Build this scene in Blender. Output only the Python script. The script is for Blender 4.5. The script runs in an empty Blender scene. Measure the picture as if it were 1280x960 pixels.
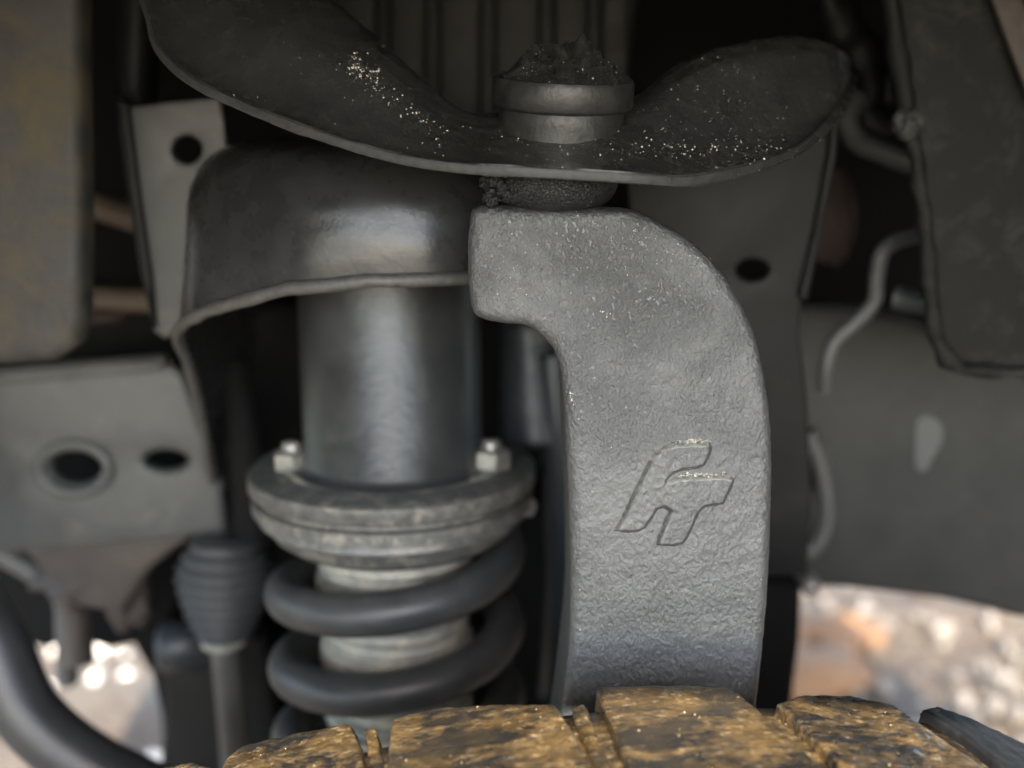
import bpy, bmesh, math, random
import numpy as np
from mathutils import Vector, Matrix, Euler, noise
from mathutils.bvhtree import BVHTree

random.seed(7); rng = np.random.default_rng(7)
S = bpy.context.scene
COL = S.collection
# ------------------------------------------------------------------ camera
PITCH = math.radians(15.0); F = 1229.0            # pixels of the 1280x960 photograph
cd = bpy.data.cameras.new('camera'); cam = bpy.data.objects.new('camera', cd); COL.objects.link(cam)
cam.location = (0, 0, 0); cam.rotation_euler = (math.radians(90) - PITCH, 0, 0)
cd.sensor_width = 36.0; cd.lens = 36.0 * F / 1280.0
cd.clip_start = 0.01; cd.clip_end = 400
cd.dof.use_dof = True; cd.dof.focus_distance = 0.338; cd.dof.aperture_fstop = cd.lens / 8.5
S.camera = cam
# ------------------------------------------------------------------ sky, sun, exposure
SUN_EL, SUN_AZ = math.radians(39.5), math.radians(176)   # azimuth from +Y towards +X
w = bpy.data.worlds.new('World'); S.world = w; w.use_nodes = True
nt = w.node_tree; sky = nt.nodes.new('ShaderNodeTexSky'); sky.sky_type = 'NISHITA'; sky.sun_disc = False; sky.air_density = 1.0; sky.dust_density = 1.4; sky.ozone_density = 1.0
sky.sun_elevation = SUN_EL; sky.sun_rotation = SUN_AZ % (2 * math.pi)
bg = nt.nodes['Background']; nt.links.new(sky.outputs[0], bg.inputs[0]); bg.inputs[1].default_value = 0.15
sl = bpy.data.lights.new('sun', 'SUN'); sl.energy = 2.6; sl.angle = math.radians(0.5); sl.color = (1.0, 0.965, 0.92)
so = bpy.data.objects.new('sun', sl); COL.objects.link(so)
sd_ = Vector((math.sin(SUN_AZ) * math.cos(SUN_EL), math.cos(SUN_AZ) * math.cos(SUN_EL), math.sin(SUN_EL)))
so.rotation_euler = sd_.to_track_quat('Z', 'Y').to_euler(); so.location = (0, -2, 2)
S.view_settings.view_transform = 'Standard'; S.view_settings.look = 'None'
S.view_settings.gamma = 1.0; S.view_settings.exposure = 2.55
S.view_settings.use_curve_mapping = False

# ------------------------------------------------------------------ geometry helpers
cp, sp_ = math.cos(PITCH), math.sin(PITCH)
FW, UP, RT = Vector((0, cp, -sp_)), Vector((0, sp_, cp)), Vector((1, 0, 0))
def ray(px, py): return FW + RT * ((px - 640) / F) + UP * ((480 - py) / F)
def PY(px, py, Y):                               # pixel -> point at distance Y in front (world y)
    r = ray(px, py); return r * (Y / r.y)
def onplane(px, py, p, n):
    r = ray(px, py); return r * (p.dot(n) / r.dot(n))
def depth(px, py, Y): r = ray(px, py); return Y / r.y
def topx(v):                                     # point -> pixel
    d = v.dot(FW); return (640 + F * v.x / d, 480 - F * v.dot(UP) / d)

def link(o): COL.objects.link(o); return o
def smooth(me, on=True):
    me.polygons.foreach_set('use_smooth', [on] * len(me.polygons)); me.update()
def thing(name, label, cat, loc, group=None):
    o = link(bpy.data.objects.new(name, None)); o.location = loc; o.empty_display_size = 0.02
    o['label'] = label; o['category'] = cat
    if group: o['group'] = group
    return o
def obj(name, me, mat, parent=None, label=None, cat=None, group=None, kind=None):
    """me holds world coordinates; parented meshes are moved into the parent's frame."""
    if parent is not None:
        L = Vector((0, 0, 0)); q = parent
        while q is not None: L = L + q.location; q = q.parent
        me.transform(Matrix.Translation(-L)); o = bpy.data.objects.new(name, me); o.parent = parent
    else:
        n = len(me.vertices); a = np.empty(n * 3); me.vertices.foreach_get('co', a); a = a.reshape(-1, 3)
        L = Vector(((a[:, 0].min() + a[:, 0].max()) / 2, (a[:, 1].min() + a[:, 1].max()) / 2, a[:, 2].min()))
        me.transform(Matrix.Translation(-L)); o = bpy.data.objects.new(name, me); o.location = L
    me.name = name; me.materials.clear(); me.materials.append(mat); link(o)
    if label: o['label'] = label
    if cat: o['category'] = cat
    if group: o['group'] = group
    if kind: o['kind'] = kind
    return o
def mesh(verts, faces, sm=True):
    me = bpy.data.meshes.new('m'); me.from_pydata([tuple(v) for v in verts], [], faces); smooth(me, sm); return me
def cat_rom(pts, n=8, closed=False):
    P = [Vector(p) for p in pts]; out = []; N = len(P)
    for i in range(N if closed else N - 1):
        if closed: a, b, c, d = P[i - 1], P[i], P[(i + 1) % N], P[(i + 2) % N]
        else: a, b, c, d = P[max(i - 1, 0)], P[i], P[i + 1], P[min(i + 2, N - 1)]
        for k in range(n):
            t = k / n
            out.append(0.5 * ((2 * b) + (c - a) * t + (2 * a - 5 * b + 4 * c - d) * t * t + (3 * b - a - 3 * c + d) * t ** 3))
    if not closed: out.append(P[-1])
    return out
def grid_faces(nu, nv, cu=False, cv=False):
    f = []
    for i in range(nu if cu else nu - 1):
        for j in range(nv if cv else nv - 1):
            a, b = i, (i + 1) % nu; c, d = j, (j + 1) % nv
            f.append((a * nv + c, b * nv + c, b * nv + d, a * nv + d))
    return f
def tube_mesh(pts, r, seg=14, n=8, closed=False, rfun=None, caps=True):
    P = cat_rom(pts, n, closed) if n > 1 else [Vector(p) for p in pts]
    N = len(P); vs = []; up = None
    for i, p in enumerate(P):
        t = ((P[(i + 1) % N] - P[i - 1]) if closed else (P[min(i + 1, N - 1)] - P[max(i - 1, 0)])).normalized()
        if up is None: up = t.orthogonal().normalized()
        up = (up - t * up.dot(t)).normalized(); s = t.cross(up)
        rr = rfun(i / (N - 1)) if rfun else r
        for k in range(seg):
            a = 2 * math.pi * k / seg; vs.append(p + (up * math.cos(a) + s * math.sin(a)) * rr)
    f = grid_faces(N, seg, closed, True)
    if caps and not closed: f += [tuple(range(seg))[::-1], tuple((N - 1) * seg + k for k in range(seg))]
    return mesh(vs, f)
def lathe_mesh(prof, o, ax, seg=64, a0=0, a1=2 * math.pi):
    ax = Vector(ax).normalized(); u = ax.orthogonal().normalized(); v = ax.cross(u); vs = []
    full = abs(a1 - a0 - 2 * math.pi) < 1e-6; nn = seg if full else seg + 1
    for k in range(nn):
        a = a0 + (a1 - a0) * k / seg; c = u * math.cos(a) + v * math.sin(a)
        for r, h in prof: vs.append(o + c * r + ax * h)
    return mesh(vs, grid_faces(nn, len(prof), full, False))
def flatshade(me, ang=35):
    smooth(me); bm = bmesh.new(); bm.from_mesh(me)
    for e in bm.edges:
        if len(e.link_faces) == 2 and e.calc_face_angle(0) > math.radians(ang): e.smooth = False
    bm.to_mesh(me); bm.free(); me.update(); return me
def evaluate(o):
    dg = bpy.context.evaluated_depsgraph_get(); dg.update()
    return bpy.data.meshes.new_from_object(o.evaluated_get(dg))
def plate_mesh(outline, p, n, thick, bevel=0.001, holes=(), smoothed=0, bres=3):
    """outline, holes: pixel lists, cast on the plane (p, n facing the viewer); body lies behind the plane."""
    p, n = Vector(p), Vector(n).normalized()
    zx = Vector((1, 0, 0)); u = (zx - n * zx.dot(n)).normalized(); v = n.cross(u)
    cu = bpy.data.curves.new('c', 'CURVE'); cu.dimensions = '2D'; cu.fill_mode = 'BOTH'
    for ring in [outline] + list(holes):
        L = [onplane(a[0], a[1], p, n) - p for a in ring]; L = [Vector((q.dot(u), q.dot(v), 0)) for q in L]
        if smoothed and ring is outline: L = cat_rom(L, smoothed, True)
        s = cu.splines.new('POLY'); s.points.add(len(L) - 1); s.use_cyclic_u = True
        for k, q in enumerate(L): s.points[k].co = (q.x, q.y, 0, 1)
    cu.extrude = thick / 2 - bevel; cu.bevel_depth = bevel; cu.bevel_resolution = bres; cu.offset = -bevel
    o = link(bpy.data.objects.new('tmp', cu)); me = evaluate(o); bpy.data.objects.remove(o); bpy.data.curves.remove(cu)
    M = Matrix((u, v, n)).transposed().to_4x4(); M.translation = p - n * (thick / 2); me.transform(M)
    bm = bmesh.new(); bm.from_mesh(me); bmesh.ops.remove_doubles(bm, verts=bm.verts, dist=1e-6); bm.to_mesh(me); bm.free()
    me.materials.clear(); return flatshade(me, 40)
def mods(me, *ms):
    o = link(bpy.data.objects.new('tmp', me)); junk = []
    for kind, kw in ms:
        m = o.modifiers.new(kind, kind)
        tex = kw.pop('tex', None)
        if tex:
            t = bpy.data.textures.new('t', tex[0]); junk.append(t)
            for k, val in tex[1].items(): setattr(t, k, val)
            m.texture = t; m.texture_coords = 'GLOBAL'
        for k, val in kw.items(): setattr(m, k, val)
    r = evaluate(o); bpy.data.objects.remove(o); smooth(r); return r
def remesh(vox): return ('REMESH', dict(mode='VOXEL', voxel_size=vox, use_smooth_shade=True))
def clouds(size, strength, depth_=2): return ('DISPLACE', dict(tex=('CLOUDS', dict(noise_scale=size, noise_depth=depth_)), strength=strength, mid_level=0.5))
def ring(cx, cy, rx, ry, n=28, rot=0):
    return [(cx + rx * math.cos(a) * math.cos(rot) - ry * math.sin(a) * math.sin(rot), cy + rx * math.cos(a) * math.sin(rot) + ry * math.sin(a) * math.cos(rot))
            for a in [2 * math.pi * k / n for k in range(n)]]
def join_meshes(ms):
    bm = bmesh.new()
    for m in ms: bm.from_mesh(m)
    r = bpy.data.meshes.new('j'); bm.to_mesh(r); bm.free(); return r
ICO = None
def grains_mesh(pts, rads, squash=0.7):
    global ICO
    if ICO is None:
        bm = bmesh.new(); bmesh.ops.create_icosphere(bm, subdivisions=1, radius=1)
        ICO = (np.array([v.co[:] for v in bm.verts]), np.array([[v.index for v in f.verts] for f in bm.faces])); bm.free()
    V, Fc = ICO; n = len(pts)
    jit = 1 + 0.35 * rng.standard_normal((n, len(V), 1)).clip(-1.5, 1.5)
    sc = rads[:, None, None] * (0.7 + 0.6 * rng.random((n, 1, 3)))
    vs = (V[None] * jit * sc + pts[:, None, :]).reshape(-1, 3)
    fs = (Fc[None] + (np.arange(n) * len(V))[:, None, None]).reshape(-1, 3)
    return mesh(vs.tolist(), fs.tolist(), False)

# ------------------------------------------------------------------ materials
class NT:
    def __init__(s, name):
        s.m = bpy.data.materials.new(name); s.m.use_nodes = True; s.t = s.m.node_tree; s.b = s.t.nodes['Principled BSDF']
        s.co = s.t.nodes.new('ShaderNodeNewGeometry').outputs['Position']
    def n(s, typ, **kw):
        k = s.t.nodes.new(typ)
        for a, v in kw.items():
            if a.startswith('i_'): k.inputs[a[2:].replace('_', ' ')].default_value = v
            else: setattr(k, a, v)
        return k
    def l(s, a, b): s.t.links.new(a, b)
    def noise(s, scale, detail=4, rough=0.6, dist=0.0, stretch=None, rot=(0, 0, 0)):
        k = s.n('ShaderNodeTexNoise'); k.inputs['Scale'].default_value = scale; k.inputs['Detail'].default_value = detail
        k.inputs['Roughness'].default_value = rough; k.inputs['Distortion'].default_value = dist
        if stretch:
            mp = s.n('ShaderNodeMapping'); mp.inputs['Scale'].default_value = stretch; mp.inputs['Rotation'].default_value = rot; s.l(s.co, mp.inputs[0]); s.l(mp.outputs[0], k.inputs[0])
        else: s.l(s.co, k.inputs['Vector'])
        return k.outputs['Fac']
    def vor(s, scale, feature='F1', rand=1.0):
        k = s.n('ShaderNodeTexVoronoi'); k.feature = feature; k.inputs['Scale'].default_value = scale; k.inputs['Randomness'].default_value = rand
        s.l(s.co, k.inputs['Vector']); return k.outputs['Distance']
    def ramp(s, fac, *stops):
        k = s.n('ShaderNodeValToRGB'); e = k.color_ramp.elements
        while len(e) < len(stops): e.new(0.5)
        for q, (pos, c) in zip(e, stops):
            q.position = pos; q.color = (c, c, c, 1) if isinstance(c, (int, float)) else tuple(c) + (1,)
        s.l(fac, k.inputs[0]); return k.outputs[0]
    def mix(s, fac, a, b):
        k = s.n('ShaderNodeMix', data_type='RGBA')
        for idx, v in ((6, a), (7, b)):
            if isinstance(v, tuple): k.inputs[idx].default_value = v + (1,) if len(v) == 3 else v
            else: s.l(v, k.inputs[idx])
        if isinstance(fac, (int, float)): k.inputs[0].default_value = fac
        else: s.l(fac, k.inputs[0])
        return k.outputs[2]
    def math(s, op, a, b):
        k = s.n('ShaderNodeMath', operation=op)
        for i, v in enumerate((a, b)):
            if isinstance(v, (int, float)): k.inputs[i].default_value = v
            else: s.l(v, k.inputs[i])
        return k.outputs[0]
    def bump(s, h, strength, dist, prev=None):
        k = s.n('ShaderNodeBump'); k.inputs['Strength'].default_value = strength; k.inputs['Distance'].default_value = dist
        s.l(h, k.inputs['Height'])
        if prev is not None: s.l(prev, k.inputs['Normal'])
        return k.outputs['Normal']
    def upness(s, lo, hi):
        g = s.n('ShaderNodeNewGeometry'); x = s.n('ShaderNodeSeparateXYZ'); s.l(g.outputs['Normal'], x.inputs[0])
        m = s.n('ShaderNodeMapRange'); m.inputs[1].default_value = lo; m.inputs[2].default_value = hi; s.l(x.outputs[2], m.inputs[0]); return m.outputs[0]
    def done(s, col, rough=0.5, metal=0.0, normal=None, spec=0.5):
        if isinstance(col, tuple): s.b.inputs['Base Color'].default_value = col + (1,)
        else: s.l(col, s.b.inputs['Base Color'])
        if isinstance(rough, (int, float)): s.b.inputs['Roughness'].default_value = rough
        else: s.l(rough, s.b.inputs['Roughness'])
        s.b.inputs['Metallic'].default_value = metal; s.b.inputs['Specular IOR Level'].default_value = spec
        if normal is not None: s.l(normal, s.b.inputs['Normal'])
        return s.m

def metal_paint(name, c1, c2, rough=0.45, scale=60, bump=0.0002, fine=900, metal=0.0, dust=None, dust_amt=(0.55, 0.75), dscale=90, spec=0.5):
    s = NT(name); a = s.noise(scale, 5, 0.65)
    col = s.mix(s.ramp(a, (0.3, 0.0), (0.7, 1.0)), c1, c2); rg = s.math('ADD', s.math('MULTIPLY', a, 0.25), rough - 0.12)
    if dust:
        d = s.ramp(s.noise(dscale, 7, 0.7, 0.6), (dust_amt[0], 0.0), (dust_amt[1], 1.0)); col = s.mix(d, col, dust)
        rg = s.math('ADD', rg, s.math('MULTIPLY', d, 0.25))
    nb = s.bump(s.noise(fine, 3, 0.6), 0.6, bump); nb = s.bump(s.noise(fine * 0.18, 4, 0.6), 0.5, bump * 3, nb)
    return s.done(col, rg, metal, nb, spec)

def mat_cast(dusty=False):
    s = NT('grey_cast_paint_dusty' if dusty else 'grey_cast_paint')
    big = s.noise(22, 4, 0.6); mid = s.noise(240, 5, 0.7); fine = s.noise(1000, 4, 0.65)
    col = s.mix(s.ramp(big, (0.35, 0.0), (0.65, 1.0)), (0.085, 0.088, 0.087), (0.102, 0.105, 0.104))
    pit = s.ramp(s.noise(330, 2, 0.5), (0.70, 0.0), (0.78, 1.0)); col = s.mix(pit, col, (0.03, 0.03, 0.03))
    crease = s.ramp(s.noise(520, 4, 0.6), (0.30, 1.0), (0.38, 0.0)); col = s.mix(s.math('MULTIPLY', crease, 0.3), col, (0.045, 0.045, 0.043))
    dust = s.ramp(s.math('MULTIPLY', s.noise(60, 6, 0.75, 1.0), s.noise(480, 4, 0.7)), (0.30, 0.0), (0.42, 1.0)); col = s.mix(s.math('MULTIPLY', dust, 0.22), col, (0.34, 0.34, 0.31))
    up = s.upness(0.55, 0.9) if not dusty else s.upness(2, 3); grime = s.math('MULTIPLY', up, s.ramp(s.noise(160, 4), (0.2, 0.5), (0.6, 1.0))); col = s.mix(grime, col, (0.022, 0.021, 0.02))
    if dusty:
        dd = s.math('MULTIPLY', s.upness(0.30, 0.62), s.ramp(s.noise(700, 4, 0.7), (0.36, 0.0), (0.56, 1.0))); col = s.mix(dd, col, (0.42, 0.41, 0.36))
        a1 = s.n('ShaderNodeAttribute', attribute_name='dust').outputs['Fac']; a2 = s.n('ShaderNodeAttribute', attribute_name='grime').outputs['Fac']  # painted light and shade of the emblem slopes, read per vertex
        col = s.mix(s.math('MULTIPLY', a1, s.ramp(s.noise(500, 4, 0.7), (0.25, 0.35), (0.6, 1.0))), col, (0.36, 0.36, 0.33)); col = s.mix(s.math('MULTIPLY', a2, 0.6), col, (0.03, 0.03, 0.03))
    patch = s.ramp(s.noise(38, 3, 0.55), (0.38, 0.5), (0.62, 1.0))
    zz = s.n('ShaderNodeSeparateXYZ'); s.l(s.co, zz.inputs[0]); mr = s.n('ShaderNodeMapRange')   # the lower part of the casting was cleaned smoother
    for i_, v_ in ((1, -0.115), (2, -0.06), (3, 0.28), (4, 0.42)): mr.inputs[i_].default_value = v_
    s.l(zz.outputs[2], mr.inputs[0]); patch = s.math('MULTIPLY', patch, mr.outputs[0])
    crk = s.math('MULTIPLY', s.ramp(s.noise(640, 4, 0.6, 0.0, (1.0, 1.0, 0.72), (0, math.radians(-42), 0)), (0.36, 0.0), (0.64, 1.0)), patch)
    n = s.bump(fine, 0.35, 0.0003); n = s.bump(crk, 0.9, 0.0013, n); n = s.bump(mid, 0.25 if dusty else 0.4, 0.001, n)
    rg = s.math('ADD', s.math('MULTIPLY', s.noise(500, 3), 0.22), 0.24); rg = s.math('ADD', rg, s.math('MULTIPLY', grime, 0.3))
    return s.done(col, rg, 0.2, n, 0.7)
def mat_arm():
    s = NT('black_arm_coating')
    a = s.noise(35, 5, 0.65)
    col = s.mix(s.ramp(a, (0.3, 0.0), (0.7, 1.0)), (0.024, 0.024, 0.0237), (0.042, 0.0417, 0.0405))
    s.b.inputs['Coat Weight'].default_value = 0.5; s.b.inputs['Coat Roughness'].default_value = 0.28
    d = s.ramp(s.noise(420, 6, 0.75), (0.60, 0.0), (0.74, 1.0)); col = s.mix(s.math('MULTIPLY', d, 0.6), col, (0.13, 0.12, 0.105))
    up = s.upness(0.75, 0.97); film = s.math('MULTIPLY', up, s.ramp(s.noise(150, 5, 0.7), (0.35, 0.0), (0.7, 1.0))); col = s.mix(s.math('MULTIPLY', film, 0.6), col, (0.07, 0.062, 0.05))
    n = s.bump(s.noise(1000, 3, 0.6), 0.35, 0.0003); n = s.bump(s.noise(170, 4, 0.65, 0.5), 0.4, 0.0008, n)
    rg = s.math('ADD', s.math('MULTIPLY', s.noise(130, 5), 0.32), 0.10)
    return s.done(col, rg, 0.0, n, 0.55)
def mat_mud():
    s = NT('muddy_rubber')
    a = s.noise(55, 6, 0.62, 0.8, (0.6, 1.3, 1)); b = s.noise(260, 5, 0.6, 0.4, (0.6, 1.4, 1))
    f = s.ramp(s.math('ADD', s.math('MULTIPLY', a, 0.65), s.math('MULTIPLY', b, 0.35)), (0.44, 0.0), (0.55, 1.0))
    mud = s.mix(s.ramp(s.noise(70, 5, 0.65, 0.5), (0.35, 0.0), (0.65, 1.0)), (0.04, 0.024, 0.009), (0.125, 0.077, 0.029))
    mud = s.mix(s.ramp(s.noise(520, 5, 0.7, 0.3, (0.55, 1.0, 1.0)), (0.54, 0.0), (0.68, 1.0)), mud, (0.27, 0.195, 0.105))  # pale flecks paint wet glints into the mud colour
    col = s.mix(f, s.mix(s.ramp(s.noise(30, 3), (0.45, 0.0), (0.6, 1.0)), (0.014, 0.013, 0.012), (0.035, 0.026, 0.016)), mud)
    n = s.bump(f, 0.5, 0.0007); n = s.bump(s.noise(200, 4, 0.5, 0.3, (0.6, 1.5, 1)), 0.6, 0.0014, n); n = s.bump(s.noise(800, 4, 0.65), 0.6, 0.0006, n)
    s.b.inputs['Coat Weight'].default_value = 0.45; s.b.inputs['Coat Roughness'].default_value = 0.16
    wet = s.ramp(s.noise(45, 3, 0.5), (0.52, 0.0), (0.62, 1.0))
    rg = s.mix(wet, s.ramp(f, (0.0, 0.26), (1.0, 0.38)), (0.14, 0.14, 0.14))
    return s.done(col, rg, 0.0, n, 0.5)
def mat_rubber(name, c, scale=500, crack=0.0006):
    s = NT(name)
    v = s.n('ShaderNodeTexVoronoi'); v.feature = 'DISTANCE_TO_EDGE'; v.inputs['Scale'].default_value = scale; s.l(s.co, v.inputs['Vector'])
    e = s.ramp(v.outputs['Distance'], (0.0, 0.0), (0.16, 1.0))
    col = s.mix(s.ramp(s.noise(900, 4, 0.7), (0.55, 0.0), (0.75, 1.0)), c, tuple(3.5 * x for x in c))
    n = s.bump(e, 0.7, crack); n = s.bump(s.noise(700, 4, 0.7), 0.7, 0.0008, n)
    return s.done(col, 0.42, 0.0, n, 0.5)
def mat_dirt(name, c1, c2, spk):
    s = NT(name); a = s.noise(350, 6, 0.75)
    col = s.mix(s.ramp(a, (0.35, 0.0), (0.65, 1.0)), c1, c2); col = s.mix(s.ramp(s.noise(1500, 3, 0.6), (0.64, 0.0), (0.72, 1.0)), col, spk)
    n = s.bump(a, 0.9, 0.002); n = s.bump(s.noise(1400, 4, 0.7), 0.8, 0.0008, n)
    return s.done(col, 0.55, 0.0, n)
def mat_ground():
    s = NT('muddy_ground')
    a = s.noise(5.0, 6, 0.7, 0.8); b = s.noise(28, 5, 0.7)
    soil = s.mix(s.ramp(b, (0.35, 0.0), (0.65, 1.0)), (0.07, 0.042, 0.021), (0.125, 0.082, 0.045))
    pale = s.mix(s.ramp(s.noise(40, 5, 0.7), (0.35, 0.0), (0.6, 1.0)), (0.105, 0.07, 0.037), (0.16, 0.114, 0.066))
    col = s.mix(s.ramp(s.math('ADD', s.math('MULTIPLY', a, 0.7), s.math('MULTIPLY', b, 0.3)), (0.44, 0.0), (0.53, 1.0)), soil, pale)
    n = s.bump(b, 0.8, 0.03); n = s.bump(s.noise(120, 4, 0.7), 0.6, 0.008, n)
    return s.done(col, 0.55, 0.0, n)
def plain(name, c, rough=0.6, spec=0.5, var=1.25):
    return metal_paint(name, c, tuple(min(1, x * var) for x in c), rough, spec=spec)

M = dict(
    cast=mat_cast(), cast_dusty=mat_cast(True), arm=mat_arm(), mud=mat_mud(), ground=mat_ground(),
    boot=mat_rubber('cracked_boot_rubber', (0.012, 0.012, 0.012), 800, 0.0005),
    bellows=plain('bellows_rubber', (0.04, 0.041, 0.042), 0.5),
    rubber=plain('tyre_rubber', (0.010, 0.010, 0.010), 0.5, 0.25),
    dirt=mat_dirt('packed_grease_dirt', (0.014, 0.013, 0.012), (0.08, 0.074, 0.066), (0.25, 0.23, 0.2)),
    joint=metal_paint('ball_joint_steel', (0.035, 0.035, 0.034), (0.085, 0.084, 0.08), 0.42, 140, 0.0002, 800, 0.55, (0.05, 0.042, 0.035), (0.5, 0.7), 160),
    bucket=metal_paint('bucket_black', (0.018, 0.0185, 0.019), (0.032, 0.033, 0.033), 0.27, 60, 0.0001, 700, 0.0, (0.07, 0.068, 0.062), (0.66, 0.8), 60),
    arm_edge=metal_paint('arm_sheared_edge', (0.022, 0.022, 0.021), (0.05, 0.049, 0.046), 0.5, 320, 0.0003, 600),
    lip=metal_paint('worn_lip', (0.05, 0.049, 0.046), (0.115, 0.112, 0.105), 0.5, 260, 0.0003, 500),
    canister=metal_paint('canister_grey', (0.058, 0.061, 0.062), (0.09, 0.094, 0.095), 0.4, 40, 0.0003, 250, 0.6, (0.13, 0.125, 0.11), (0.6, 0.8), 45),
    flange=metal_paint('flange_dirty_grey', (0.075, 0.077, 0.075), (0.16, 0.161, 0.155), 0.48, 150, 0.0003, 700, 0.3, (0.33, 0.31, 0.26), (0.5, 0.72), 110),
    zinc=metal_paint('zinc_nut', (0.26, 0.255, 0.24), (0.4, 0.39, 0.35), 0.35, 200, 0.0002, 900, 0.6),
    spring=metal_paint('spring_grey', (0.034, 0.035, 0.036), (0.056, 0.056, 0.055), 0.42, 50, 0.0002, 600, 0.0, (0.10, 0.095, 0.085), (0.6, 0.78), 70),
    damper=metal_paint('damper_dusty', (0.20, 0.205, 0.19), (0.36, 0.35, 0.30), 0.5, 90, 0.0003, 600, 0.2, (0.45, 0.42, 0.33), (0.45, 0.65), 70),
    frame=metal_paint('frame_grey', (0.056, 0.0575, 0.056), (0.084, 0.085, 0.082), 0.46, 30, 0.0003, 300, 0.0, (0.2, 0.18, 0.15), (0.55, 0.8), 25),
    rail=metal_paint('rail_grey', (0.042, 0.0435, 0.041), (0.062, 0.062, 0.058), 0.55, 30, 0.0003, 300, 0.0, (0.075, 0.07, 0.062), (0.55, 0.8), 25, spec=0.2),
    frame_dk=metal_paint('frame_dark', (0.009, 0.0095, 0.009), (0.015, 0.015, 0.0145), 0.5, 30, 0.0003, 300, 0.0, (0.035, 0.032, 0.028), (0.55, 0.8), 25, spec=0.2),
    muddy_plate=metal_paint('muddy_plate', (0.022, 0.021, 0.020), (0.055, 0.053, 0.05), 0.6, 45, 0.0005, 250, 0.0, (0.085, 0.07, 0.042), (0.46, 0.66), 28),
    panel=metal_paint('dark_panel', (0.009, 0.010, 0.009), (0.016, 0.016, 0.0145), 0.65, 22, 0.0005, 260, 0.0, (0.045, 0.043, 0.04), (0.5, 0.7), 55, spec=0.2),
    pipe=plain('pipe_grey', (0.08, 0.08, 0.076), 0.5),
    tan=plain('pipe_tan', (0.12, 0.092, 0.065), 0.6),
    rust=plain('rusty_steel', (0.035, 0.021, 0.016), 0.7, var=1.6),
    brown=metal_paint('muddy_brown', (0.045, 0.038, 0.033), (0.09, 0.074, 0.062), 0.65, 30, 0.001, 200),
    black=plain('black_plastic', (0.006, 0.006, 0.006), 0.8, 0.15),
    bar=metal_paint('bar_black', (0.03, 0.031, 0.032), (0.045, 0.046, 0.047), 0.35, 40),
    clod=plain('orange_soil', (0.17, 0.085, 0.034), 0.7, var=1.6),
    grain=plain('pale_sand', (0.55, 0.52, 0.44), 0.5, var=1.4), grain_y=plain('ochre_sand', (0.3, 0.23, 0.13), 0.6, var=1.5),
    stone=plain('pale_stone', (0.7, 0.62, 0.5), 0.4, var=1.3), cream=plain('cream_stone', (0.17, 0.14, 0.105), 0.6, var=1.4), leaf=plain('leaf_green', (0.07, 0.14, 0.04), 0.6, var=1.6),
    blue=plain('blue_grey_steel', (0.03, 0.034, 0.038), 0.4), snow=plain('pale_mark', (0.11, 0.112, 0.108), 0.7),
)

# ================================================================== SETTING
GZ = -1.021
def ground():
    n = 150; vs = []; ext = 60.0
    def warp(t): return math.copysign(abs(t) ** 3.2 * ext, t)
    for i in range(n):
        for j in range(n):
            x = warp(2 * i / (n - 1) - 1); y = 1.6 + warp(2 * j / (n - 1) - 1)
            a = noise.noise(Vector((x * 2.1, y * 2.1, 0))) * 0.05 + noise.noise(Vector((x * 8, y * 8, 3))) * 0.02
            near = min(1, max(0, (math.hypot(x - 0.05, y - 0.15) - 0.35) / 0.5)); vs.append((x, y, GZ + a * near - 0.004))
    return mesh(vs, grid_faces(n, n))
g = obj('ground', ground(), M['ground']); g['kind'] = 'structure'

# wheel arch: unseen tunnel shaped to steer sun and sky, added blocking wall behind
TX, TR = 0.0555, 0.42
TC = Vector((TX, 0.17, -0.1807 - TR))            # wheel centre
def arch():
    prof = []; R = 0.80; vs = []; n = 40
    rows = [(-0.115, -0.035), (-0.112, -0.006), (-0.09, 0.010), (0.0, 0.015), (0.05, 0.02), (0.3, 0.02), (0.5, 0.02), (0.81, 0.02)]
    for k in range(n + 1):
        a = math.radians(-20) + math.radians(161) * k / n
        for y, dr in rows: vs.append((TC.x + (R + dr) * math.cos(a), y, TC.z + (R + dr) * math.sin(a) * 0.98))
    me = mesh(vs, grid_faces(n + 1, len(rows)))
    return mods(me, ('SOLIDIFY', dict(thickness=0.004, offset=1)))
obj('wheel_arch_liner', arch(), M['black'], label='black plastic wheel arch liner curving over the whole suspension', cat='arch liner')

def box_mesh(x0, x1, y0, y1, z0, z1, bev=0.004):
    bm = bmesh.new(); bmesh.ops.create_cube(bm, size=1)
    for v in bm.verts: v.co = Vector(((x0 + x1) / 2 + v.co.x * (x1 - x0), (y0 + y1) / 2 + v.co.y * (y1 - y0), (z0 + z1) / 2 + v.co.z * (z1 - z0)))
    bmesh.ops.bevel(bm, geom=bm.edges[:], offset=bev, segments=2, profile=0.6, affect='EDGES')
    me = bpy.data.meshes.new('b'); bm.to_mesh(me); bm.free(); return flatshade(me, 60)
obj('inner_bay_wall', box_mesh(-0.50, 0.48, 0.80, 0.83, -0.40, 0.30), M['black'], label='black inner wall of the engine bay behind all the suspension parts', cat='bay wall')  # added wall, blocks sky light and keeps the gaps black

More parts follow.
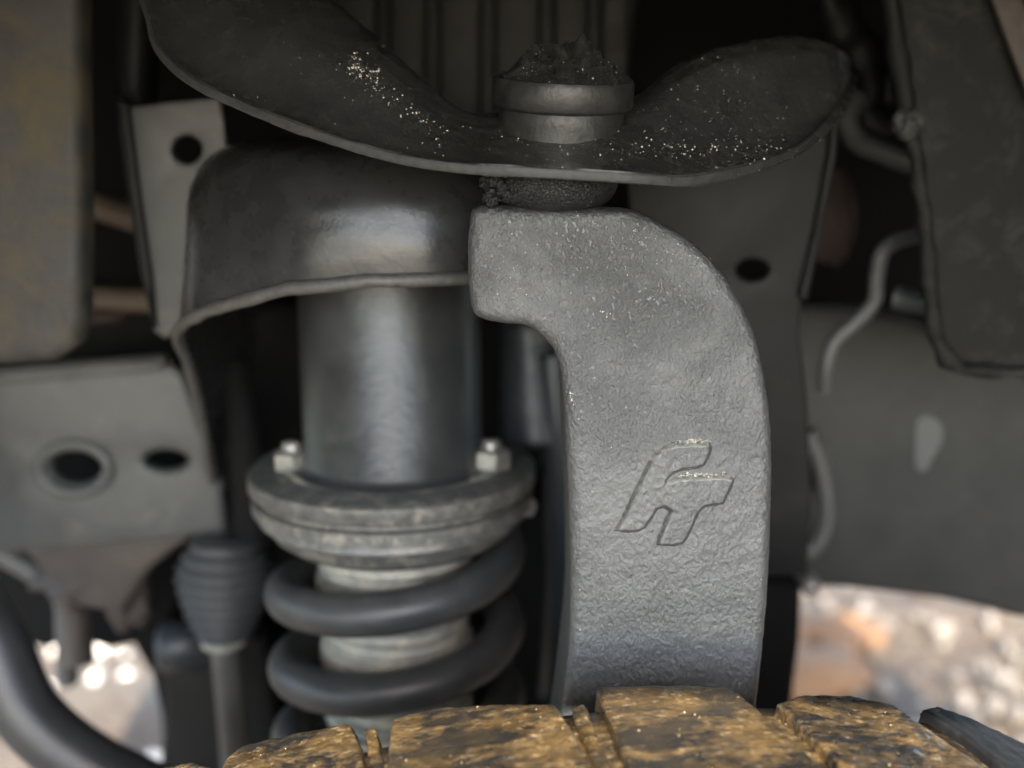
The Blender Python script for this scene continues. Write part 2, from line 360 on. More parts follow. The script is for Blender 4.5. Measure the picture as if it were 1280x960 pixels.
# ================================================================== TYRE
YAW = math.radians(5)
AX = Vector((-math.sin(YAW), math.cos(YAW), 0))  # wheel axis, pointing inboard
TU = Vector((math.cos(YAW), math.sin(YAW), 0))   # fore-aft
tyre = thing('tyre', 'black off-road tyre caked in wet tan mud, its top below the knuckle', 'tyre', (TC.x, TC.y, GZ))
INB = 0.288
w_in = (PY(850, 858, INB) - TC).dot(AX)          # inboard edge along the axle
def carcass():
    W = 0.27; w1 = w_in - 0.004; w0 = w1 - W; prof = []
    Rb = TR - 0.004; mid = (w0 + w1) / 2
    for t in np.linspace(-1, 1, 25):
        prof.append((Rb - 0.001 * abs(t) ** 8, mid + t * (W / 2)))
    prof = [(0.215, mid - W * 0.36), (0.225, mid - W * 0.44), (0.28, mid - W * 0.52), (0.34, mid - W * 0.53), (0.385, mid - W * 0.515)] + prof + \
           [(0.385, mid + W * 0.515), (0.34, mid + W * 0.53), (0.28, mid + W * 0.52), (0.225, mid + W * 0.44), (0.215, mid + W * 0.36)]
    return lathe_mesh(prof, TC, AX, 140)
obj('carcass', mods(carcass(), clouds(0.01, 0.002, 3)), M['mud'], tyre)
wheel_prof = [(0.0, -0.12), (0.05, -0.12), (0.06, -0.1), (0.17, -0.09), (0.19, -0.16), (0.222, -0.165), (0.222, -0.15), (0.2, -0.14), (0.2, 0.06), (0.222, 0.07), (0.222, 0.08), (0.19, 0.08), (0.19, -0.08), (0.0, -0.09)]
obj('wheel_rim', lathe_mesh([(r, h + 0.02) for r, h in wheel_prof], TC, AX, 72), M['black'], tyre)

# shoulder lugs seen in the photograph: pixel corners on the tread plane (run on below the frame edge)
LUGS = [
    dict(o=[(302, 932), (360, 915), (438, 902), (446, 925), (462, 985), (476, 1090), (240, 1100), (262, 990), (282, 945)], mud='mud'),
    dict(o=[(490, 896), (560, 882), (640, 878), (694, 879), (712, 905), (752, 985), (800, 1090), (486, 1090), (484, 985), (486, 920)], mud='mud'),
    dict(o=[(746, 858), (830, 855), (905, 857), (926, 868), (1050, 975), (1150, 1090), (860, 1090), (798, 985), (762, 905)], mud='mud'),
    dict(o=[(970, 877), (1010, 866), (1070, 868), (1118, 880), (1150, 902), (1262, 980), (1380, 1080), (1180, 1090), (1080, 985), (1000, 905)], mud='mud'),
    dict(o=[(1152, 884), (1172, 881), (1240, 908), (1330, 950), (1400, 985), (1480, 1080), (1420, 1090), (1290, 985), (1200, 915)], mud='rubber'),
    dict(o=[(95, 1000), (150, 975), (240, 950), (262, 958), (235, 1010), (205, 1100), (40, 1110)], mud='mud'),
]
def tangent(ang, r=TR):                           # plane touching the tread at an angle from the top
    n = (Vector((0, 0, 1)) * math.cos(ang) + TU * math.sin(ang)).normalized()
    return TC + n * r, n
def ang_of(px, py):
    ang = 0.0
    for _ in range(8):
        p, n = tangent(ang); q = onplane(px, py, p, n) - TC; ang = math.atan2(q.dot(TU), q.z)
    return ang
for k, L in enumerate(LUGS):
    cx = sum(q[0] for q in L['o'][:3]) / 3; cy = sum(q[1] for q in L['o'][:3]) / 3
    p, n = tangent(ang_of(cx, cy + 30), TR + (0.0 if k != 4 else -0.001))
    me = plate_mesh(L['o'], p, n, 0.019, 0.0014)
    me = mods(me, remesh(0.0007), clouds(0.018, 0.0016, 2), clouds(0.006, 0.0008, 2), clouds(0.002, 0.0002, 2))
    obj('tread_block', me, M[L['mud']], tyre)
# thin stone-ejector ribs in the grooves
for a in ([(455, 912), (470, 908), (484, 985), (490, 1060), (474, 1060), (468, 985)], [(712, 884), (730, 878), (776, 985), (806, 1060), (786, 1060), (752, 985)]):
    p, n = tangent(ang_of(*a[0]), TR - 0.0025)
    obj('groove_rib', mods(plate_mesh(a, p, n, 0.010, 0.001), remesh(0.0008), clouds(0.006, 0.002, 2)), M['mud'], tyre)
# the rest of the lugs round the tyre, alike pieces sharing one mesh
def lug_proto():
    me = box_mesh(-0.026, 0.026, -0.045, 0.045, -0.014, 0.0, 0.003)
    return mods(me, remesh(0.003), clouds(0.02, 0.002, 2))
proto = lug_proto(); proto.materials.append(M['mud'])
def place_lug(ang, wpos, twist):
    n = Vector((0, 0, 1)) * math.cos(ang) + TU * math.sin(ang); t = TU * math.cos(ang) - Vector((0, 0, 1)) * math.sin(ang)
    R3 = Matrix((t, AX, n)).transposed().to_4x4() @ Matrix.Rotation(twist, 4, 'Z')
    o = link(bpy.data.objects.new('tread_block', proto)); o.parent = tyre
    R3.translation = TC + n * TR + AX * wpos - tyre.location; o.matrix_basis = R3
seen = [ang_of(q[0], q[1]) for q in ((40, 1000), (1330, 950))]
NL = 40
for i in range(NL):
    a = 2 * math.pi * i / NL; aw = (a + math.pi) % (2 * math.pi) - math.pi
    if aw < seen[0] - 0.05 or aw > seen[1] + 0.09: place_lug(aw, w_in - 0.047, 0.1)
    place_lug(aw + 0.05, w_in - 0.147 - 0.006, -0.25); place_lug(aw, w_in - 0.225, 0.1)

# ================================================================== STEERING KNUCKLE
K_P = PY(780, 300, 0.335); K_N = Vector((0, -1, -0.075)).normalized()
if K_N.z < 0: K_N = Vector((0, -1, 0.075)).normalized()
K_OUT = [(588, 268), (592, 260), (602, 256), (640, 258), (700, 261), (752, 259), (790, 262), (826, 276), (866, 301), (900, 335), (926, 375), (946, 418), (958, 466), (965, 520), (967, 580), (966, 640), (963, 720), (957, 800), (948, 880), (930, 1010), (905, 1100), (800, 1130), (700, 1110), (690, 1000), (702, 880), (711, 800), (714, 720), (712, 640), (709, 570), (706, 505), (702, 468), (693, 440), (676, 420), (655, 408), (628, 405), (602, 399), (590, 388), (586, 360), (585, 310)]
knuckle = thing('steering_knuckle', 'grey cast steering knuckle arm with raised letter emblem, rising behind the tyre', 'steering knuckle', PY(830, 1100, 0.34))
km = plate_mesh(K_OUT, K_P, K_N, 0.046, 0.0045, smoothed=4, bres=5)
km = mods(km, remesh(0.00075), ('SMOOTH', dict(factor=0.5, iterations=3)), clouds(0.05, 0.0011, 1), clouds(0.008, 0.0006, 2), clouds(0.0024, 0.0004, 2))
k_body = obj('knuckle_body', km, M['cast'], knuckle)
# hub end below, hidden by the tyre
obj('hub_carrier', lathe_mesh([(0.0, 0.0), (0.05, 0.0), (0.062, 0.006), (0.065, 0.03), (0.06, 0.055), (0.0, 0.06)], Vector((0.055, 0.315, -0.36)), Vector((0, 1, 0)), 48), M['cast'], knuckle)

# raised emblem: height field over the polygon's distance
LG = [(640, 212), (730, 203), (822, 206), (834, 235), (822, 280), (795, 325), (760, 338), (690, 345), (645, 362), (618, 392), (660, 378), (720, 372), (900, 366), (948, 385), (935, 430), (892, 515), (850, 520), (800, 528), (770, 560), (745, 615), (718, 675), (690, 712), (650, 724), (565, 718), (572, 680), (600, 610), (628, 552), (600, 532), (565, 542), (540, 580), (505, 635), (470, 652), (420, 656), (355, 648), (390, 590), (430, 500), (480, 400), (530, 300), (580, 240)]
def sdf(P, X, Yg):
    P = np.array(P); d = np.full(X.shape, 1e9); ins = np.zeros(X.shape, bool)
    for i in range(len(P)):
        a, b = P[i - 1], P[i]; e = b - a; wx, wy = X - a[0], Yg - a[1]
        t = np.clip((wx * e[0] + wy * e[1]) / (e @ e), 0, 1); d = np.minimum(d, np.hypot(wx - t * e[0], wy - t * e[1]))
        c = ((a[1] > Yg) != (b[1] > Yg)) & (X < (b[0] - a[0]) * (Yg - a[1]) / (b[1] - a[1] + 1e-12) + a[0]); ins ^= c
    return np.where(ins, d, -d)
kb_bvh = BVHTree.FromObject(k_body, bpy.context.evaluated_depsgraph_get())
def emblem():
    nx, ny = 260, 220; X, Yg = np.meshgrid(np.linspace(310, 990, nx), np.linspace(165, 765, ny), indexing='ij')
    sd = sdf(LG, X, Yg); t = np.clip((sd + 16) / 38, 0, 1); h = t * t * (3 - 2 * t)
    vs = []; off = k_body.matrix_world.translation; keep = -np.ones((nx, ny), int); hh_ = []; base = np.full((nx, ny), np.nan)
    L = knuckle.location
    for i in range(nx):
        for j in range(ny):
            if sd[i, j] < -22: continue
            q = onplane(680 + X[i, j] / 4, 500 + Yg[i, j] / 4, K_P, K_N); hit = kb_bvh.ray_cast(q - L + K_N * 0.02, -K_N)
            s0 = hit[0] + L if hit[0] else q
            keep[i, j] = len(vs); vs.append(s0); hh_.append(h[i, j]); base[i, j] = (s0 - K_P).dot(K_N)
    bl = np.where(np.isnan(base), np.nanmean(base), base)
    for _ in range(30):
        q_ = np.pad(bl, 2, mode='edge'); bl = (q_[4:, 2:-2] + q_[:-4, 2:-2] + q_[2:-2, 4:] + q_[2:-2, :-4] + q_[2:-2, 2:-2]) / 5
    for i in range(nx):
        for j in range(ny):
            k = keep[i, j]
            if k >= 0:
                nz_ = 0.0002 * noise.noise(vs[k] * 500); t_ = h[i, j]
                vs[k] = vs[k] + K_N * ((bl[i, j] - base[i, j]) * min(1, t_ * 2) + 0.0030 * t_ + nz_ - 0.0005 * (1 - t_))
    fs = [(keep[i, j], keep[i + 1, j], keep[i + 1, j + 1], keep[i, j + 1]) for i in range(nx - 1) for j in range(ny - 1) if min(keep[i, j], keep[i + 1, j], keep[i + 1, j + 1], keep[i, j + 1]) >= 0]
    fs = [f[::-1] for f in fs]
    me = mesh(vs, [tuple(int(x) for x in f) for f in fs])
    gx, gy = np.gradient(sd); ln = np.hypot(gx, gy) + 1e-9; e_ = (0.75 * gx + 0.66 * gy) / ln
    dust = np.clip(e_ * 1.4, 0, 1) * (np.exp(-((sd - 13) / 4.5) ** 2) + 0.8 * np.exp(-((sd + 11) / 5) ** 2))  # upper-left light painted pale on the slopes facing it
    grime = np.clip(-e_ * 1.5, 0, 1) * np.exp(-((sd + 8) / 6) ** 2)  # shade painted dark along the right and lower creases
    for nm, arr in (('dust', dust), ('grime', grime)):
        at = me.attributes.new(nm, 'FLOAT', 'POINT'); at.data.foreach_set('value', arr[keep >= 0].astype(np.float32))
    return me
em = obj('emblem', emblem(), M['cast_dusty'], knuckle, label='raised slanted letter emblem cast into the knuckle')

# ================================================================== UPPER CONTROL ARM
ST = [  # front edge pixel, Y | crest pixel, Y
    ((140, -95), .41, (290, -240), .45), ((180, 0), .382, (350, -100), .425), ((196, 52), .37, (378, -45), .415), ((236, 92), .358, (402, -12), .408),
    ((300, 124), .347, (432, 14), .402), ((390, 159), .336, (480, 55), .394), ((490, 189), .327, (535, 104), .380), ((570, 202), .321, (588, 140), .378), ((650, 207), .317, (650, 136), .385),
    ((740, 212), .317, (740, 134), .385), ((800, 216), .319, (797, 118), .388), ((855, 219), .325, (842, 84), .395), ((905, 211), .333, (905, 58), .405),
    ((960, 197), .347, (975, 46), .418), ((1010, 172), .372, (1030, 52), .432), ((1050, 128), .41, (1050, 62), .45), ((1062, 98), .47, (1060, 72), .50), ((1062, 92), .56, (1062, 74), .58)]
def arm_mesh():
    E = cat_rom([PY(*s[0], s[1]) for s in ST], 8); C = cat_rom([PY(*s[2], s[3]) for s in ST], 8); rows = []
    for e, c in zip(E, C):
        dy = c.y - e.y; dz = max(c.z - e.z, 0.002); h = min(dz, 0.06)
        side = Vector((c.x - e.x, dy, 0))
        p0 = e; p1 = e + side * 0.14 + Vector((0, 0, 0.02 * dz)); lf = min(1, max(0, (-0.005 - e.x) / 0.03)); fl = min(1, max(0, (dz - 0.02) / 0.02)); st_ = lf * fl; p2 = e + side * (0.42 - 0.14 * st_) + Vector((0, 0, (0.36 - 0.14 * fl) * dz)); p3 = e + side * (0.68 - 0.16 * st_) + Vector((0, 0, (0.66 + 0.10 * fl) * dz)); p4 = c
        p5 = c + Vector((0, 0.016, -0.10 * h - 0.001)); p6 = c + Vector((0, 0.026, -0.55 * h - 0.002))
        q1 = e + side * 0.10 + Vector((0, 0, 0.015 * dz)); q2 = e + side * 0.19 + Vector((0, 0, 0.16 * dz)); q3 = e + side * 0.34 + Vector((0, 0, 0.58 * dz)); q4 = e + side * 0.62 + Vector((0, 0, 0.90 * dz))
        m_ = p3.lerp(p4, 0.45) + Vector((0, 0, 0.04 * dz)); pass
        rows.append(cat_rom([p0, p1.lerp(q1, st_), p2.lerp(q2, st_), p3.lerp(q3, st_), m_.lerp(q4, st_), p4, p5, p6], 6))
    nv = len(rows[0]); me = mesh([v for r in rows for v in r], grid_faces(len(rows), nv))
    bm = bmesh.new(); bm.from_mesh(me); bmesh.ops.recalc_face_normals(bm, faces=bm.faces)
    if sum(f.normal.z * f.calc_area() for f in bm.faces) < 0: bmesh.ops.reverse_faces(bm, faces=bm.faces)
    bm.to_mesh(me); bm.free()
    return mods(me, ('SOLIDIFY', dict(thickness=0.0036, offset=-1)), ('BEVEL', dict(width=0.0005, segments=2, limit_method='ANGLE')), ('SUBSURF', dict(levels=1)), clouds(0.03, 0.0016, 2), clouds(0.006, 0.0003, 2))
arm = thing('upper_control_arm', 'black stamped upper control arm sweeping over the knuckle, specked with sand', 'control arm', PY(700, 215, 0.35))
arm_o = obj('arm_plate', arm_mesh(), M['arm'], arm)
def arm_edge():
    E = cat_rom([PY(*s[0], s[1]) for s in ST], 8); vs = []
    for k, e in enumerate(E):
        t = (E[min(k + 1, len(E) - 1)] - E[max(k - 1, 0)]).normalized(); o_ = Vector((t.y, -t.x, 0)).normalized(); d_ = t.cross(o_)
        if d_.z > 0: d_ = -d_
        w_ = 0.0035 + 0.00012 * noise.noise(e * 300)
        for a, b in ((0.0007, 0.0003), (0.0007, w_), (-0.0015, w_), (-0.0015, 0.0003)): vs.append(e + o_ * a + d_ * b)
    me = mesh(vs, grid_faces(len(E), 4, False, True)); return mods(me, ('BEVEL', dict(width=0.0003, segments=2)), clouds(0.01, 0.00015))
obj('sheared_edge', arm_edge(), M['arm_edge'], arm)

# ball joint on the arm
J0 = PY(701, 167, 0.368); JA = Vector((0.035, -0.13, 1)).normalized()
joint = thing('ball_joint', 'round steel ball joint cap standing in the middle of the upper arm', 'ball joint', J0)
obj('housing', mods(flatshade(lathe_mesh([(0.021, -0.012), (0.0226, -0.0118), (0.0226, -0.006), (0.0226, 0.0), (0.0226, 0.005), (0.0226, 0.0088), (0.0222, 0.0095), (0.0, 0.0095)], J0, JA, 96), 40), clouds(0.01, 0.0004)), M['joint'], joint)
obj('cap', mods(flatshade(lathe_mesh([(0.0, 0.0090), (0.0225, 0.0090), (0.0246, 0.0096), (0.0252, 0.0106), (0.0252, 0.0182), (0.0246, 0.0194), (0.0, 0.0198)], J0, JA, 96), 60), clouds(0.012, 0.0007)), M['joint'], joint)
# boot under the arm
B0 = PY(688, 257, 0.354)
prof = [(0.012, 0.0165), (0.020, 0.0155), (0.0228, 0.0125), (0.0238, 0.009), (0.0232, 0.0055), (0.0205, 0.002), (0.017, 0.0004), (0.012, -0.0006), (0.0, -0.001)]
bm_ = mods(lathe_mesh(prof, B0, (0.02, -0.06, 1), 120), ('SUBSURF', dict(levels=1)), clouds(0.009, 0.0014, 2), clouds(0.0025, 0.0007, 2))
obj('rubber_boot', bm_, M['boot'], joint)
obj('stud', lathe_mesh([(0.011, -0.03), (0.011, 0.010)], B0, (0.02, -0.06, 1), 32), M['joint'], joint)
def lump(c, r, seed, sq=(1, 1, 1), amp=0.5):
    bm = bmesh.new(); bmesh.ops.create_icosphere(bm, subdivisions=4, radius=1)
    for v in bm.verts:
        q = v.co * 1.3 + Vector((seed * 3.1, seed, 0)); d = 1 + amp * noise.noise(q) + amp * 0.6 * noise.noise(q * 2.7) + amp * 0.3 * noise.noise(q * 7)
        v.co = Vector((v.co.x * sq[0], v.co.y * sq[1], v.co.z * sq[2])) * d * r + c
    me = bpy.data.meshes.new('l'); bm.to_mesh(me); bm.free(); smooth(me); return me
# torn strip of the boot hanging out at one side
obj('torn_boot_flap', join_meshes([lump(PY(622, 228, 0.340), 0.0058, 2, (0.95, 0.8, 0.75)), lump(PY(614, 245, 0.339), 0.0036, 5, (0.8, 0.8, 0.9), 0.7), lump(PY(640, 245, 0.338), 0.0042, 9, (1.3, 0.8, 0.5), 0.7), lump(PY(655, 226, 0.343), 0.0055, 11, (1.2, 0.8, 0.6), 0.5)]), M['boot'], joint)

# packed dirt on the cap
def mound():
    n, m = 90, 160; top = J0 + JA * 0.0188; u = Vector((1, 0, 0)); u = (u - JA * u.dot(JA)).normalized(); v = JA.cross(u)
    pk = [(0.1, 0.1, .0105, .34), (-.50, -.05, .0075, .26), (.42, .15, .0080, .24), (0.22, .35, .0095, .2), (-.25, .3, .006, .25), (-.62, .3, .005, .2), (.75, -.1, .003, .2)]
    vs = []
    for i in range(n):
        for j in range(m):
            r = i / (n - 1); a = 2 * math.pi * j / m; x, y = r * math.cos(a), r * math.sin(a)
            h = 0.0030 * (1 - r ** 3)
            for px_, py_, hh, s in pk: h += 0.42 * hh * math.exp(-((x - px_) ** 2 + (y - py_) ** 2) / (2 * s * s)) * (1 - r ** 4)
            q = Vector((x * 4, y * 4, 1.7)); nz = noise.noise(q) * 0.0042 + noise.noise(q * 2.2) * 0.0030 + noise.noise(q * 6) * 0.0012 + noise.noise(q * 14) * 0.0006
            h = max(h + nz * (1 - r ** 6), 0.0001 if r < 0.99 else -0.001)
            rr = 0.0247 * r * (1 + 0.02 * noise.noise(Vector((math.cos(a) * 4, math.sin(a) * 4, 0))))
            vs.append(top + u * (math.cos(a) * rr) + v * (math.sin(a) * rr) + JA * h)
    return mesh(vs, grid_faces(n, m, False, True))
mound_o = obj('dirt_mound', mound(), M['dirt'], label='lumpy mound of dark packed dirt on top of the ball joint cap', cat='dirt')

# ================================================================== COIL BUCKET (spring tower)
RIM = []
def bucket():
    xc, yc, R = -0.0552, 0.47, 0.095; path = []
    rim = {-95: (1.0, -0.075), -60: (1.0, -0.062), -30: (1.0, -0.060), 0: (1.005, -0.0598), 20: (1.01, -0.0639), 45: (1.03, -0.076), 65: (1.055, -0.088), 80: (1.09, -0.099), 90: (1.12, -0.109)}
    ks = sorted(rim); cols = []
    for ph in range(-95, 91, 5):
        fr = np.interp(ph, ks, [rim[k][0] for k in ks]); z = np.interp(ph, ks, [rim[k][1] for k in ks]); a = math.radians(ph)
        d = Vector((-math.sin(a), -math.cos(a), 0)); cols.append((Vector((xc, yc, 0)), d, R, R * fr, z))
    out = []
    for c, d, r, rr, z in cols:
        pr = [(0.30 * r, -0.006), (0.60 * r, -0.008), (0.80 * r, -0.0115), (0.90 * r, -0.0185), (0.965 * r, -0.029), (0.99 * r, -0.040), (0.35 * rr + .65 * r, -0.040 + 0.5 * (z + 0.040)), (rr, z)]
        out.append(cat_rom([c + d * a + Vector((0, 0, b)) for a, b in pr], 5))
    # straight side wall going back to the frame
    for x, y, z, xt in ((-0.1655, 0.49, -0.124, -0.152), (-0.172, 0.515, -0.146, -0.154), (-0.178, 0.542, -0.178, -0.156), (-0.184, 0.565, -0.212, -0.158), (-0.184, 0.59, -0.25, -0.16), (-0.184, 0.62, -0.28, -0.16)):
        pr = [(-0.085, -0.006), (-0.11, -0.008), (-0.128, -0.0115), (-0.138, -0.0185), (-0.145, -0.029), (xt, -0.045), ((x + xt) / 2, (z - 0.045) / 2), (x, z)]
        out.append(cat_rom([Vector((a, y, b)) for a, b in pr], 5))
    me = mesh([p for r in out for p in r], grid_faces(len(out), len(out[0])))
    bm = bmesh.new(); bm.from_mesh(me); bmesh.ops.recalc_face_normals(bm, faces=bm.faces)
    if sum(f.normal.z * f.calc_area() for f in bm.faces) < 0: bmesh.ops.reverse_faces(bm, faces=bm.faces)
    bm.to_mesh(me); bm.free()
    RIM.extend(q[-1] for q in out)
    return mods(me, ('SOLIDIFY', dict(thickness=0.0034, offset=-1)), ('BEVEL', dict(width=0.0006, segments=2, limit_method='ANGLE')), ('SUBSURF', dict(levels=1)), clouds(0.03, 0.0012))
bk = thing('spring_tower', 'black domed spring tower with curled lip over the coilover', 'spring tower', (-0.055, 0.47, -0.07))
obj('tower_shell', bucket(), M['bucket'], bk)
obj('rolled_lip', mods(tube_mesh([q + Vector((0, 0, 0.0005)) for q in RIM], 0.0028, 10, 2), clouds(0.012, 0.0012)), M['lip'], bk)
bolt_c = PY(456, 190, 0.40)
obj('stud_nut', lathe_mesh([(0.0, 0.012), (0.004, 0.011), (0.0042, 0.0), (0.0042, -0.006)], bolt_c, (0, 0, 1), 6), M['zinc'], bk)

# ================================================================== COILOVER
A0 = PY(492, 580, 0.47); AXC = Vector((0.0, math.sin(math.radians(4)), math.cos(math.radians(4)))); dA = depth(492, 592, .47)
px2m = dA / F
coil = thing('coilover', 'grey coilover strut with bolted flange and open coil spring under the tower', 'coilover', A0 - AXC * 0.2)
obj('canister', lathe_mesh([(0.0, 0.13), (0.044, 0.128), (0.0445, 0.12), (0.0445, 0.004), (0.047, 0.0015), (0.050, 0.0)], A0, AXC, 72), M['canister'], coil)
R1 = 177 * px2m
obj('top_flange', flatshade(lathe_mesh([(0.03, 0.0005), (R1 - 0.002, 0.0005), (R1, -0.001), (R1, -0.0075), (R1 - 0.0015, -0.009), (0.03, -0.009)], A0, AXC, 96), 50), M['flange'], coil)
obj('lower_flange', flatshade(lathe_mesh([(0.03, -0.0095), (R1 - 0.004, -0.0095), (R1 - 0.004, -0.0115), (R1 - 0.001, -0.0125), (R1 - 0.0012, -0.0185), (R1 - 0.003, -0.0195), (0.03, -0.0195)], A0, AXC, 96), 50), M['flange'], coil)
R3_ = 150 * px2m
obj('spring_seat', flatshade(lathe_mesh([(0.03, -0.020), (R3_ + 0.006, -0.020), (R3_ + 0.007, -0.023), (R3_ + 0.003, -0.026), (R3_, -0.031), (R3_ - 0.006, -0.0355), (0.036, -0.036), (0.03, -0.036)], A0, AXC, 96), 50), M['flange'], coil)
def seal_bead():
    vs = []
    for k in range(60):
        a = 2 * math.pi * k / 60; vs.append(A0 + Vector((math.cos(a), math.sin(a), 0)) * 0.052 + AXC * 0.001)
    return mods(tube_mesh(vs, 0.0025, 8, 1, True), clouds(0.008, 0.004))
obj('weld_bead', seal_bead(), M['damper'], coil)
def nut(px, py, Y, parent, s=1.0):
    c = PY(px, py, Y)
    o = obj('nut', flatshade(lathe_mesh([(0.0, 0.009 * s), (0.0058 * s, 0.009 * s), (0.0075 * s, 0.0078 * s), (0.0075 * s, 0.0), (0.0, 0.0)], c, AXC, 6), 30), M['zinc'], parent)
    obj('washer', lathe_mesh([(0.0, 0.001), (0.0098 * s, 0.001), (0.0098 * s, -0.0012), (0.0, -0.0012)], c, AXC, 24), M['zinc'], o)
    obj('stud_end', lathe_mesh([(0.0, 0.0125 * s), (0.003 * s, 0.0122 * s), (0.0036 * s, 0.0115 * s), (0.0036 * s, 0.0)], c, AXC, 14), M['zinc'], o)
nut(366, 590, 0.462, coil, 1.3); nut(614, 588, 0.462, coil, 1.3); nut(490, 540, 0.53, coil)
obj('flange_bolt_head', flatshade(lathe_mesh([(0.0, 0.003), (0.0045, 0.003), (0.005, 0.002), (0.005, -0.006)], PY(659, 634, 0.455), Vector((0.8, -0.5, 0)), 6), 30), M['zinc'], coil)
# damper body with stacked rings
pr = []; z = -0.034; RB = 98 * px2m
ringr = [1.0, 1.02, 0.97, 1.03, 0.96, 0.99, 0.95, 0.93]
k = 0
while z > -0.19:
    r = RB * ringr[k % len(ringr)] * (0.99 if k > 5 else 1.0); pr += [(r - 0.0022, z), (r, z - 0.0012), (r + 0.0003, z - 0.0035), (r, z - 0.0058), (r - 0.0022, z - 0.0070)]; z -= 0.0072; k += 1
obj('damper_body', lathe_mesh(pr, A0, AXC, 72), M['damper'], coil)
# spring: rises left to right across the front
u = Vector((1, 0, 0)); v = AXC.cross(u)
RS, WR = 0.0565, 0.0104; pts = []
pitch = 0.040; z_left = (PY(340, 728, .47) - A0).dot(AXC)
for i in range(0, 260):
    a = -2 * math.pi * 2.9 + i * (2 * math.pi * 3.55 / 259)   # angle 0 = left side, going over the front to the right
    pts.append(A0 + u * (-RS * math.cos(a)) - v * (RS * math.sin(a)) + AXC * (z_left + pitch * a / (2 * math.pi)))
obj('coil_spring', tube_mesh(pts, WR, 18, 1), M['spring'], coil)

# ================================================================== FRAME BRACKETS AND BACKGROUND PARTS
FN = Vector((0, -1, 0))
def plate(name, outline, Y, thick, mat, label, cat, holes=(), n=FN, bevel=0.002, sm=0, cen=None, parent=None):
    c = cen or (sum(q[0] for q in outline) / len(outline), sum(q[1] for q in outline) / len(outline))
    return obj(name, plate_mesh(outline, PY(c[0], c[1], Y), n, thick, bevel, holes, sm), M[mat], parent, label if parent is None else None, cat if parent is None else None)
br = thing('frame_bracket', 'grey tapered steel bracket with one round hole, beside the spring tower', 'bracket', PY(215, 425, 0.52))
plate('bracket_plate', [(158, 134), (274, 121), (280, 150), (284, 192), (266, 240), (250, 290), (246, 388), (226, 408), (206, 424), (192, 414), (186, 350), (174, 260)], .50, 0.006, 'frame', '', '', [ring(233, 187, 19, 18)], parent=br, bevel=0.0015)
plate('bracket_flange', [(146, 118), (160, 132), (176, 258), (190, 352), (194, 412), (186, 396), (172, 330), (158, 240), (146, 160)], .496, 0.012, 'frame_dk', '', '', parent=br, bevel=0.002)
plate('bracket_post', [(138, -110), (182, -110), (180, 60), (176, 128), (150, 128), (142, 90)], .515, 0.03, 'frame_dk', '', '', parent=br, bevel=0.006)

plate('muddy_plate', [(-90, -110), (96, -110), (98, 100), (101, 300), (100, 400), (92, 434), (66, 452), (0, 457), (-90, 458)], .45, 0.02, 'muddy_plate', 'brown mud-stained steel plate with rounded lower corner hanging beside the dark gap', 'plate', bevel=0.006)
bp = thing('frame_crossmember', 'grey steel frame crossmember with an oval hole and a slot', 'crossmember', PY(140, 690, 0.58))
plate('crossmember_web', [(-110, 484), (60, 468), (212, 456), (228, 470), (252, 540), (274, 596), (281, 668), (200, 676), (60, 690), (-110, 700)], .565, 0.012, 'frame', '', '', [ring(93, 586, 33, 21), ring(206, 577, 28, 13)], parent=bp, bevel=0.004)
obj('top_fold', tube_mesh([PY(-110, 480, .57), PY(60, 466, .57), PY(210, 455, .57)], 0.0062, 12, 4), M['frame'], bp)
def rim_ring(px, py, rx, ry, Y, r):
    return tube_mesh([PY(px + rx * math.cos(a), py + ry * math.sin(a), Y) for a in [2 * math.pi * k / 24 for k in range(24)]], r, 8, 1, True)
obj('hole_rim', rim_ring(93, 586, 44, 31, .565, 0.004), M['frame'], bp)
plate('lower_lip', [(20, 684), (90, 676), (250, 668), (215, 690), (185, 715), (150, 770), (96, 760), (62, 725)], .585, 0.02, 'brown', '', '', parent=bp, bevel=0.006)
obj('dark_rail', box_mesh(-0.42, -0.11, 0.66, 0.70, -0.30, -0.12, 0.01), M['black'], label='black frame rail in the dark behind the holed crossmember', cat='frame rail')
# bumpy brown hardware under the crossmember
hang = thing('hanger_link', 'brown mud-covered link hanging under the crossmember', 'link', PY(110, 830, .60))
obj('link_bush', mods(lump(PY(96, 725, .60), 0.022, 4, (1.3, 0.7, 0.8), 0.4), clouds(0.02, 0.006)), M['brown'], hang)
obj('link_rod', tube_mesh([PY(92, 700, .605), PY(96, 770, .605), PY(100, 826, .605)], 0.010, 12, 4), M['brown'], hang)
obj('link_eye', mods(lump(PY(160, 745, .61), 0.017, 8, (0.9, 0.7, 1.5), 0.3), clouds(0.02, 0.004)), M['brown'], hang)
for a, r, mt in (([(0, 690), (40, 712), (78, 740), (84, 790)], 0.008, 'pipe'),):
    obj('grey_hose', tube_mesh([PY(-60, 660, .62)] + [PY(*q, .62) for q in a] + [PY(84, 850, .63)], r, 10, 6), M[mt], label='thin grey hose curling down beneath the crossmember', cat='hose')
plate('dark_bracket', [(-110, 672), (240, 664), (226, 740), (204, 800), (186, 842), (166, 806), (136, 812), (112, 806), (92, 790), (60, 812), (34, 806), (18, 770), (-20, 740), (-110, 745)], .67, 0.014, 'black', 'black lower bracket with ragged underside behind the hanging brown link', 'bracket', bevel=0.004)
